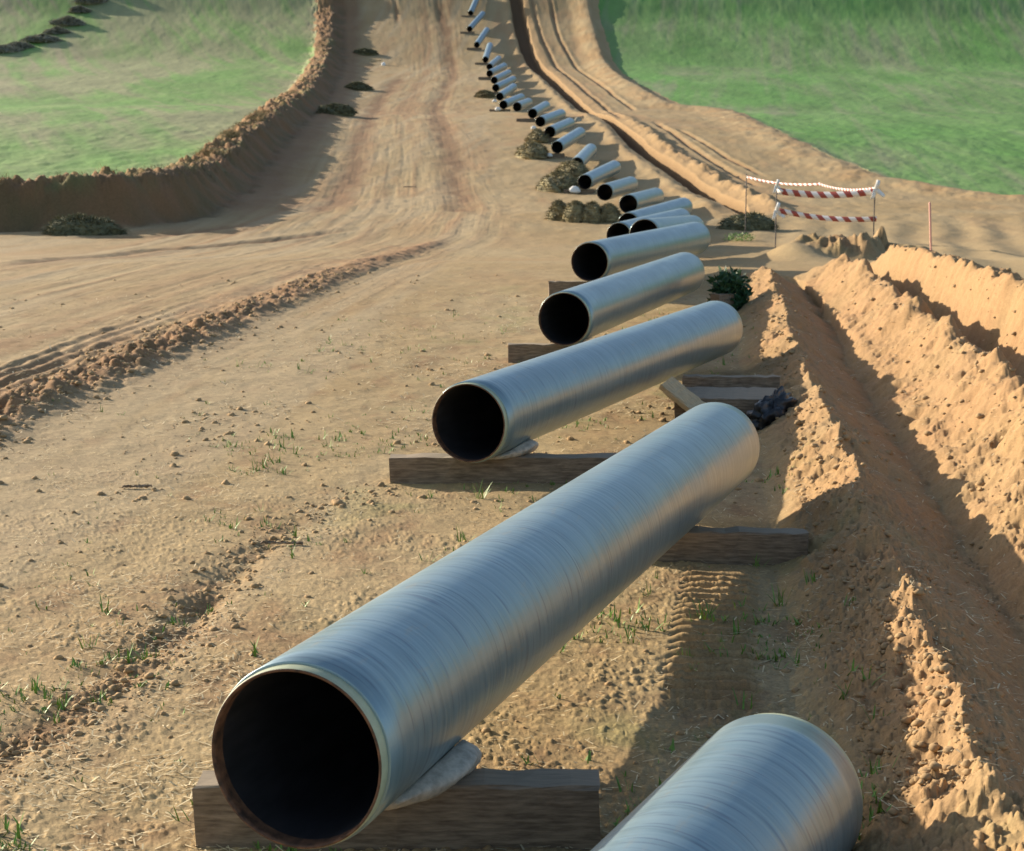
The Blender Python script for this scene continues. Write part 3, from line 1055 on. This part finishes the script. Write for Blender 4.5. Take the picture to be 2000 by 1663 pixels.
SB = 'straw bundles set against the pipes'
for (px, py, sx, sy, sz, sd, lab) in (
        (1092, 430, .62, .75, .95, 1, 'leftmost rounded straw bundle in the row below the white pad'),
        (1124, 433, .66, .75, 1.0, 2, 'straw bundle second from the left in the row below the white pad'),
        (1157, 434, .66, .75, 1.0, 3, 'straw bundle third from the left in the row below the white pad'),
        (1189, 434, .62, .75, .95, 4, 'straw bundle at the right end of the row, nearest the dark mouths')):
    loc = at_ground(px, py)
    heap('straw_bundle', loc, (sx, sy, sz), 60 + sd, lab, 'straw', SB, 'straw', .14, 600, .25)
for (px, py, sx, sy, sz, sd, lab) in (
        (1090, 372, 1.35, 2.6, 1.35, 5, 'broad straw heap left of the bright white pad'),
        (1118, 348, 1.2, 2.4, 1.3, 6, 'straw heap in which the pale pipe is half sunk'),
        (1040, 306, 1.25, 3.0, 1.3, 7, 'upper straw heap beside the small white pad'),
        (1052, 276, 1.0, 2.4, 1.1, 8, 'straw heap under the mouth of the pipe above the small white pad'),
        (948, 190, 1.2, 1.6, .9, 9, 'small olive heap left of the crowded bend in the row')):
    heap('straw_heap', at_ground(px, py), (sx, sy, sz * .82), 80 + sd, lab, 'straw', 'straw heaps set against the pipes', 'straw', .2, 1100, .35)
for (px, py, sx, sy, sz, sd, rz, lab) in (
        (165, 458, 1.9, .9, 1.15, 1, .0, 'long dark brush heap at the foot of the left bank'),
        (655, 228, 2.0, 1.2, 1.5, 2, .1, 'largest of the dark brush bundles at the foot of the far bank'),
        (698, 176, 1.8, 1.1, 1.3, 3, -.1, 'brush bundle behind the largest one at the foot of the far bank'),
        (712, 106, 2.0, 1.1, 1.2, 4, -.3, 'uppermost brush bundle in the shade of the far bank')):
    heap('brush_heap', at_ground(px, py), (sx, sy, sz * .68), 100 + sd, lab, 'brush', 'brush heaps along the left bank', 'straw_dark', .25, 900, .45, rz)
heap('scrub_clump', at_ground(1462, 446), (1.35, 1.0, .75), 121, 'low grey scrub clump left of the striped tape', 'scrub', None, 'straw_dark', .3, 700, .35)
tag(leafy('grass_patch', at_ground(1445, 470), .75, .35, 420, 31, 'bright green grass patch below the grey scrub clump', 'grass', 'blade', .02), kind='stuff')

# pale log with a white end near the far left bank, twigs, boulder
a, b2 = at_ground(722, 122), at_ground(748, 128)
beam('pale_log', Vector(((a[0] + b2[0]) / 2, (a[1] + b2[1]) / 2, a[2] + .18)), 2.0, .26, .22, -.5, 131, 'pale log on the track beside the far bank', 'log', None, 'timber_pale')
v, f = lumpy('b', (.35, .3, .5), 133, None, .12, 1.5, 20, 12)
o = mesh_obj('white_bag', v, f, M['white_bag'])
o.location = at_ground(749, 127)
tag(o, 'small white bag at the end of the pale log', 'bag')
v, f = lumpy('b', (.4, .35, .45), 137, None, .25, 1.8, 22, 12)
o = mesh_obj('dark_boulder', v, f, M['bank'] if False else M['scrub'])
o.location = at_ground(1128, 238)
tag(o, 'small dark boulder right of the pipes on the slope', 'boulder')
for (px, py, l, rz, sd, lab) in ((268, 956, .36, .05, 1, 'thin brown stick lying alone on the soil left of the long timber'),
                                 (800, 366, 1.0, -.5, 2, 'dark stick lying between the wheel ruts of the far track'),
                                 (550, 1066, .45, -.1, 3, 'broken stick by dry stalks left of the largest pipe')):
    loc = at_ground(px, py)
    beam('stick', Vector((loc[0], loc[1], ground_z(loc[0], loc[1], True) + .03)), l, .03 if loc[1] < 40 else .09, .025 if loc[1] < 40 else .08, rz, 140 + sd, lab, 'stick', 'sticks lying on the soil')

# scrub hedge across the far left field: separate clumps
for k, (px, py, w, hh, nm) in enumerate((
        (8, 112, 4.6, 1.0, 'leftmost low dark scrub bush'), (40, 105, 3.4, .9, 'small scrub bush second from the left edge'),
        (84, 92, 5.2, 1.1, 'widest dark scrub bush'), (112, 76, 2.8, .8, 'small scrub bush above the widest one'),
        (134, 60, 4.2, 1.5, 'tall greyish scrub bush halfway up'), (158, 34, 2.6, .9, 'small scrub bush above the tall greyish one'),
        (178, 16, 4.2, 1.4, 'dark scrub bush near the top edge'), (198, -8, 3.4, 1.2, 'scrub bush cut by the top edge'))):
    heap('scrub_bush', at_ground(px, py), (w * .62, w * .40, hh * .72), 150 + k, nm + ' in the line crossing the left field', 'bush',
         'scrub bushes in a line across the left field', 'scrub', .4, 1600, .8, .5)

# ------------------------------------------------------------------ barrier tape, stakes
def tape(pts, w, label, turns=0.0, stripe=.52):
    v, f, uvs = [], [], []
    P_ = []
    for i in range(len(pts) - 1):
        a, b_ = Vector(pts[i]), Vector(pts[i + 1])
        for k in range(16):
            t = k / 16
            q_ = a.lerp(b_, t)
            q_.z -= .30 * 4 * t * (1 - t) * min(1, (b_ - a).length / 4) * .5
            P_.append(q_)
    P_.append(Vector(pts[-1]))
    run = 0
    for i, q_ in enumerate(P_):
        if i:
            run += (q_ - P_[i - 1]).length
        tw = turns * math.sin(i * .55)
        up = Vector((math.sin(tw) * .3, -math.sin(tw), math.cos(tw))) * w / 2
        v += [q_ - up, q_ + up]
        uvs += [(run / stripe, 0), (run / stripe, 1)]
    for i in range(len(P_) - 1):
        f.append((2 * i, 2 * i + 2, 2 * i + 3, 2 * i + 1))
    o = mesh_obj('barrier_tape', [tuple(x) for x in v], f, M['tape'])
    ul = o.data.uv_layers.new(name='UVMap')
    for poly in o.data.polygons:
        for li in poly.loop_indices:
            ul.data[li].uv = uvs[o.data.loops[li].vertex_index]
    mo = o.modifiers.new('thickness', 'SOLIDIFY')
    mo.thickness = .006
    return tag(o, label, 'barrier tape', 'red and white tapes round the pit')


def stake(px, py_bot, py_top, y, rad, label, mat='stake', lean=0.0, group='thin dark stakes carrying the tape'):
    top = at(px, py_top, y)
    zb = ground_z(top.x, y) - .15
    n = 10
    v, f = [], []
    for (zz, rr_) in ((zb, rad), (top.z - .03, rad), (top.z, rad * .55)):
        for i in range(n):
            a_ = 6.2832 * i / n
            v.append((top.x + lean * (zz - top.z) + rr_ * math.cos(a_), y + rr_ * math.sin(a_), zz))
    for j in range(2):
        for i in range(n):
            f.append((j * n + i, j * n + (i + 1) % n, (j + 1) * n + (i + 1) % n, (j + 1) * n + i))
    f.append(tuple(2 * n + i for i in range(n)))
    v = np.array(v) - np.array([top.x, y, zb])
    o = mesh_obj('tape_stake' if mat == 'stake' else 'marker_stake', v, f, M[mat], loc=(top.x, y, zb))
    return tag(o, label, 'stake', group if mat == 'stake' else None)


YA, YB, YC, YD = 68.0, 68.0, 60.0, 82.0
stake(1517, 420, 355, 68.0, .022, 'thin dark stake at the left end of the striped tapes')
stake(1709, 430, 362, 66.0, .022, 'thin dark stake at the right end of the striped tapes')
stake(1458, 380, 340, 84.0, .025, 'dark stake farthest back where the upper tape begins')
stake(1816, 492, 395, 56.0, .035, 'faded pink marker stake right of the striped tapes', 'pink_stake', -.06)
A0, A1 = at(1517, 373, 68.0), at(1712, 374, 66.0)
tape([A0, A1], .25, 'upper striped tape tied between the two dark stakes', .25)
tape([at(1515, 410, 68.0), at(1712, 428, 66.0)], .20, 'lower striped tape stretched close above the churned soil', .3)
tape([at(1458, 346, 84.0), at(1600, 360, 76.0), at(1711, 368, 66.2)], .11, 'faint back tape running behind the upper tape to the farther stake', .5)


def knot(px, py, y, sz, rz, label):
    c = at(px, py, y)
    v, f, uvs = [], [], []
    for k, (dx, dz) in enumerate(((.75, -.55), (-.35, -.8), (.2, .9))):
        n = 6
        for i in range(n + 1):
            t = i / n
            p_ = Vector((dx * t * sz, .05 * math.sin(t * 5 + k), dz * t * sz - .1 * t * t * sz))
            o_ = Vector((-dz, .3, dx)).normalized() * sz * .22 * (1 - .3 * t)
            v += [p_ - o_, p_ + o_]
        b_ = k * 2 * (n + 1)
        for i in range(n):
            f.append((b_ + 2 * i, b_ + 2 * i + 2, b_ + 2 * i + 3, b_ + 2 * i + 1))
    o = mesh_obj('tape_knot', [tuple(x) for x in v], f, M['white_bag'])
    o.location = c
    mo = o.modifiers.new('thickness', 'SOLIDIFY')
    mo.thickness = .008
    return tag(o, label, 'tape knot', 'loose tape ends knotted to the stakes')


knot(1711, 370, 65.9, .42, 0, 'loose white tape end fluttering from the top of the right stake')
knot(1517, 364, 67.9, .32, 0, 'white tape knot at the top of the left stake')
knot(1517, 412, 67.9, .40, 0, 'white tape knot low on the left stake')


# ------------------------------------------------------------------ grass tufts near the pipes
def tuft_geo(h, n, seed, spread=.04):
    rnd = random.Random(seed)
    v, f = [], []
    for _ in range(n):
        a = rnd.uniform(0, 6.28)
        p = Vector((rnd.uniform(-1, 1) * spread, rnd.uniform(-1, 1) * spread, -.02))
        lean = rnd.uniform(.1, .75)
        l = h * rnd.uniform(.5, 1.1)
        wd = rnd.uniform(.0045, .009)
        d = Vector((math.cos(a) * lean, math.sin(a) * lean, 1)).normalized()
        sd = Vector((-math.sin(a), math.cos(a), 0)) * wd
        k = len(v)
        for s in range(4):
            t = s / 4
            q_ = p + d * l * t + Vector((math.cos(a), math.sin(a), -.5)) * (.28 * l * t * t * lean)
            v += [q_ - sd * (1 - t * .6), q_ + sd * (1 - t * .6)]
        v.append(p + d * l + Vector((math.cos(a), math.sin(a), -.5)) * (.28 * l * lean))
        for s in range(3):
            f.append((k + 2 * s, k + 2 * s + 1, k + 2 * s + 3, k + 2 * s + 2))
        f.append((k + 6, k + 7, k + 8))
    return [tuple(x) for x in v], f


TUFTS = [
    (938, 975, .26, 12, 'tall bright green tuft at the foot of the long weathered timber'),
    (836, 975, .15, 8, 'small green tuft left of the tall one below the weathered timber'),
    (905, 1060, .22, 14, 'spreading green tuft beside the top edge of the largest pipe'),
    (832, 1098, .14, 5, 'thin green sprout just left of the largest pipe'),
    (1348, 1070, .24, 8, 'upright sprout in front of the timber under the largest pipe'),
    (1318, 1085, .17, 10, 'low green tuft left of the upright sprout by the largest pipe'),
    (1262, 1165, .18, 8, 'green tuft on the sunny soil right under the largest pipe'),
    (1232, 1245, .20, 6, 'slender sprout in the sun below the largest pipe'),
    (1375, 1215, .20, 16, 'dense green tuft growing in the crawler tracks'),
    (1345, 1285, .20, 16, 'dark tuft at the lower left of the crawler tracks'),
    (1398, 1195, .14, 8, 'small tuft on the right half of the crawler tracks'),
    (1524, 1185, .26, 9, 'tall tuft in the shade between crawler tracks and ridge'),
    (1582, 1165, .18, 8, 'shaded tuft closest to the thin ridge'),
    (1455, 1380, .20, 7, 'shaded sprout above the cut-off pipe'),
    (1490, 1290, .16, 7, 'shaded tuft midway between cut-off pipe and timber'),
    (1716, 1475, .22, 7, 'sprout just right of the far end of the cut-off pipe'),
    (1712, 1590, .22, 9, 'lower of the two tufts right of the cut-off pipe'),
    (1222, 1545, .16, 6, 'shaded sprout left of the cut-off pipe'),
    (366, 1610, .20, 4, 'sprout at the left end of the timber under the largest mouth'),
    (172, 1265, .18, 8, 'light green tuft alone on the soil left of the furrow'),
    (72, 1355, .16, 9, 'green tuft by the left picture edge above the furrow'),
    (205, 1375, .11, 8, 'small tuft growing in the furrow'),
    (405, 1180, .12, 8, 'small tuft on the edge of the furrow higher up'),
    (1655, 1250, .17, 7, 'shaded sprout on the left flank of the thin ridge'),
    (1480, 1110, .16, 7, 'sunlit tuft below the right end of the timber under the largest pipe'),
]
for k, (px, py, h, n, lab) in enumerate(TUFTS):
    x, y = onground(px, py)
    zz = ground_z(x, y, True)
    v, f = tuft_geo(h, n, 300 + k, .05)
    o = mesh_obj('grass_tuft', v, f, M['blade'], loc=(x, y, zz))
    tag(o, lab, 'grass tuft', 'green tufts sprouting on the bare soil')


def scatter(n, fn, name, label, cat, mat, dens, rmax, rmin=9.6):
    """one loose cover of many tiny pieces"""
    xs, ys = [], []
    while len(xs) < n:
        m_ = 4 * n
        rr_ = np.exp(RNG.uniform(math.log(rmin), math.log(rmax), m_))
        th = np.radians(RNG.uniform(-18, 18, m_))
        x, y = rr_ * np.sin(th), rr_ * np.cos(th)
        keep = RNG.random(m_) < dens(x, y)
        xs += list(x[keep])
        ys += list(y[keep])
    xs, ys = np.array(xs[:n]), np.array(ys[:n])
    zs, reg, _, _, _ = terrain(xs, ys)
    V, F = [], []
    off = 0
    for i in range(n):
        v, f = fn(i, math.hypot(xs[i], ys[i]))
        V.append(np.asarray(v) + np.array([xs[i], ys[i], zs[i]]))
        F += [tuple(a + off for a in q_) for q_ in f]
        off += len(v)
    o = mesh_obj(name, np.concatenate(V), F, mat)
    return tag(o, label, cat, None, 'stuff')


SPR = [tuft_geo(h, n, 500 + k, .03) for k, (h, n) in enumerate([(.07, 4), (.10, 5), (.06, 3), (.13, 4), (.09, 6), (.05, 5)])]


def rot_v(v, a, s=1.0):
    c, s_ = math.cos(a), math.sin(a)
    v = np.asarray(v)
    return np.stack([(v[:, 0] * c - v[:, 1] * s_) * s, (v[:, 0] * s_ + v[:, 1] * c) * s, v[:, 2] * s], 1)


def f_spr(i, r):
    v, f = SPR[i % 6]
    return rot_v(v, i * 2.4, .6 + 1.1 * random.random()), f


def d_weed(x, y):
    d, a_, _, _ = polyd(x, y, LBANK)
    n = fbm(x / 2.2, y / 4.0, 3, 901)
    return np.exp(-((d - 1.0) / .8) ** 2) * (y > 60) * (.08 + 1.6 * sstep(.0, .22, n)) * .6


WEED = [tuft_geo(h, n, 950 + k, .22) for k, (h, n) in enumerate([(.45, 12), (.6, 12), (.35, 12), (.7, 10), (.5, 14), (.4, 12)])]


def f_weed(i, r):
    v, f = WEED[i % 6]
    v = rot_v(v, i * 2.4, .4 + .5 * random.random())
    c_ = v.mean(0)
    return v + (v - c_) * np.array([.9, .9, 0]), f


M['weeds'] = plain('dry and olive weeds', (.13, .14, .050), .9, .3, (1, 1, 1), .9, 0, col2=(.40, .29, .13))
scatter(1300, f_weed, 'bank_weeds_undergrowth', 'olive and dry weeds along the crest of the left bank', 'weeds', M['weeds'], d_weed, 330, 60)
scatter(1250, f_spr, 'seedling_grass', 'thin scattered seedlings over the bare soil', 'grass', M['blade'],
        lambda x, y: sstep(.04, .22, fbm(x / 1.1, y / 1.6, 4, 161)) * ((x > -5) & (x < np.interp(y, _Y, XR) - .55) & (y < 40)) * .9 + .02 * (x < np.interp(y, _Y, XR) - .4), 40)

ICO = []
for k in range(8):
    v, f = lumpy('c', (1, .75 + .05 * k, .7), 700 + k, None, .5, 1.9, 8, 5)
    ICO.append((v, f))


def f_clod(i, r):
    v, f = ICO[i % 8]
    s = (.008 + .036 * random.random() ** 5) * (1 if r < 20 else 1.5)
    return rot_v(v, i * 1.7, s), f


def d_clod(x, y):
    xr = np.interp(y, _Y, XR)
    d, a_, _, _ = polyd(x, y, WINDROW)
    d2_, _, _, _ = polyd(x, y, FURROW)
    return .015 + .16 * sstep(.08, .25, fbm(x / 1.5, y / 2.2, 3, 811)) + .9 * np.exp(-(d / .6) ** 2) + .5 * np.exp(-(d2_ / .35) ** 2) + .35 * ((x > xr - .6) & (x < xr + .1) & (y < 50)) + .10 * ((x > xr + 1.5) & (x < xr + 8) & (y < 50))


scatter(9000, f_clod, 'loose_clods_rubble', 'loose clods and pebbles on the soil and ridges', 'clods', M['stone'], d_clod, 52)


def f_flake(i, r):
    l = (.010 + .06 * random.random() ** 2) * (1 if r < 25 else 1.5)
    w = random.uniform(.0025, .006) * (1 if r < 25 else 1.6)
    a = random.uniform(0, 6.28)
    t = random.uniform(-.25, .35)
    c, s_ = math.cos(a), math.sin(a)
    z0 = .012
    v = [(-c * l - s_ * w, -s_ * l + c * w, z0 - t * l), (-c * l + s_ * w, -s_ * l - c * w, z0 - t * l),
         (c * l + s_ * w, s_ * l - c * w, z0 + t * l), (c * l - s_ * w, s_ * l + c * w, z0 + t * l)]
    return v, [(0, 1, 2, 3)]


scatter(15000, f_flake, 'straw_litter', 'short dry stalks littering the bare soil', 'straw litter', M['flake'],
        lambda x, y: .15 + .85 * sstep(-.02, .2, fbm(x / 1.3, y / 1.8, 4, 801)) * (x < 3.5), 45)

# ------------------------------------------------------------------ sun, sky, camera
SUN_EL, SUN_AZ = math.radians(18.8), math.radians(35.0)     # azimuth: from due left (-x) towards the far side (+y)
to_sun = Vector((-math.cos(SUN_EL) * math.cos(SUN_AZ), math.cos(SUN_EL) * math.sin(SUN_AZ), math.sin(SUN_EL)))
sl = bpy.data.lights.new('sun', 'SUN')
sl.energy = 4.0
sl.angle = math.radians(.53)
sl.color = (1.0, .86, .68)
so = link(bpy.data.objects.new('sun', sl))
so.rotation_euler = to_sun.to_track_quat('Z', 'Y').to_euler()

w = bpy.data.worlds.new('World')
SC.world = w
w.use_nodes = True
nt = w.node_tree
bg = nt.nodes['Background']
sky = nt.nodes.new('ShaderNodeTexSky')
sky.sky_type = 'NISHITA'
sky.sun_disc = False
sky.sun_elevation = SUN_EL
sky.sun_rotation = math.atan2(to_sun.x, to_sun.y)
sky.dust_density = 1.5
nt.links.new(sky.outputs[0], bg.inputs[0])
bg.inputs[1].default_value = .088

cd = bpy.data.cameras.new('camera')
cam = link(bpy.data.objects.new('camera', cd))
cd.sensor_width = 36.0
cd.lens = 36.0 * FPX / 2000.0
cd.clip_start, cd.clip_end = .1, 6000.0
cam.location = (0, 0, CAM_H)
cam.rotation_euler = (math.pi / 2 - PITCH, 0, 0)
cd.dof.use_dof = True
cd.dof.focus_distance = 13.5
cd.dof.aperture_fstop = 4.5
SC.camera = cam

SC.view_settings.view_transform = 'Standard'
SC.view_settings.look = 'None'
SC.view_settings.exposure = 1.15
SC.view_settings.gamma = 1.0
SC.cycles.max_bounces = 6
SC.cycles.use_denoising = True
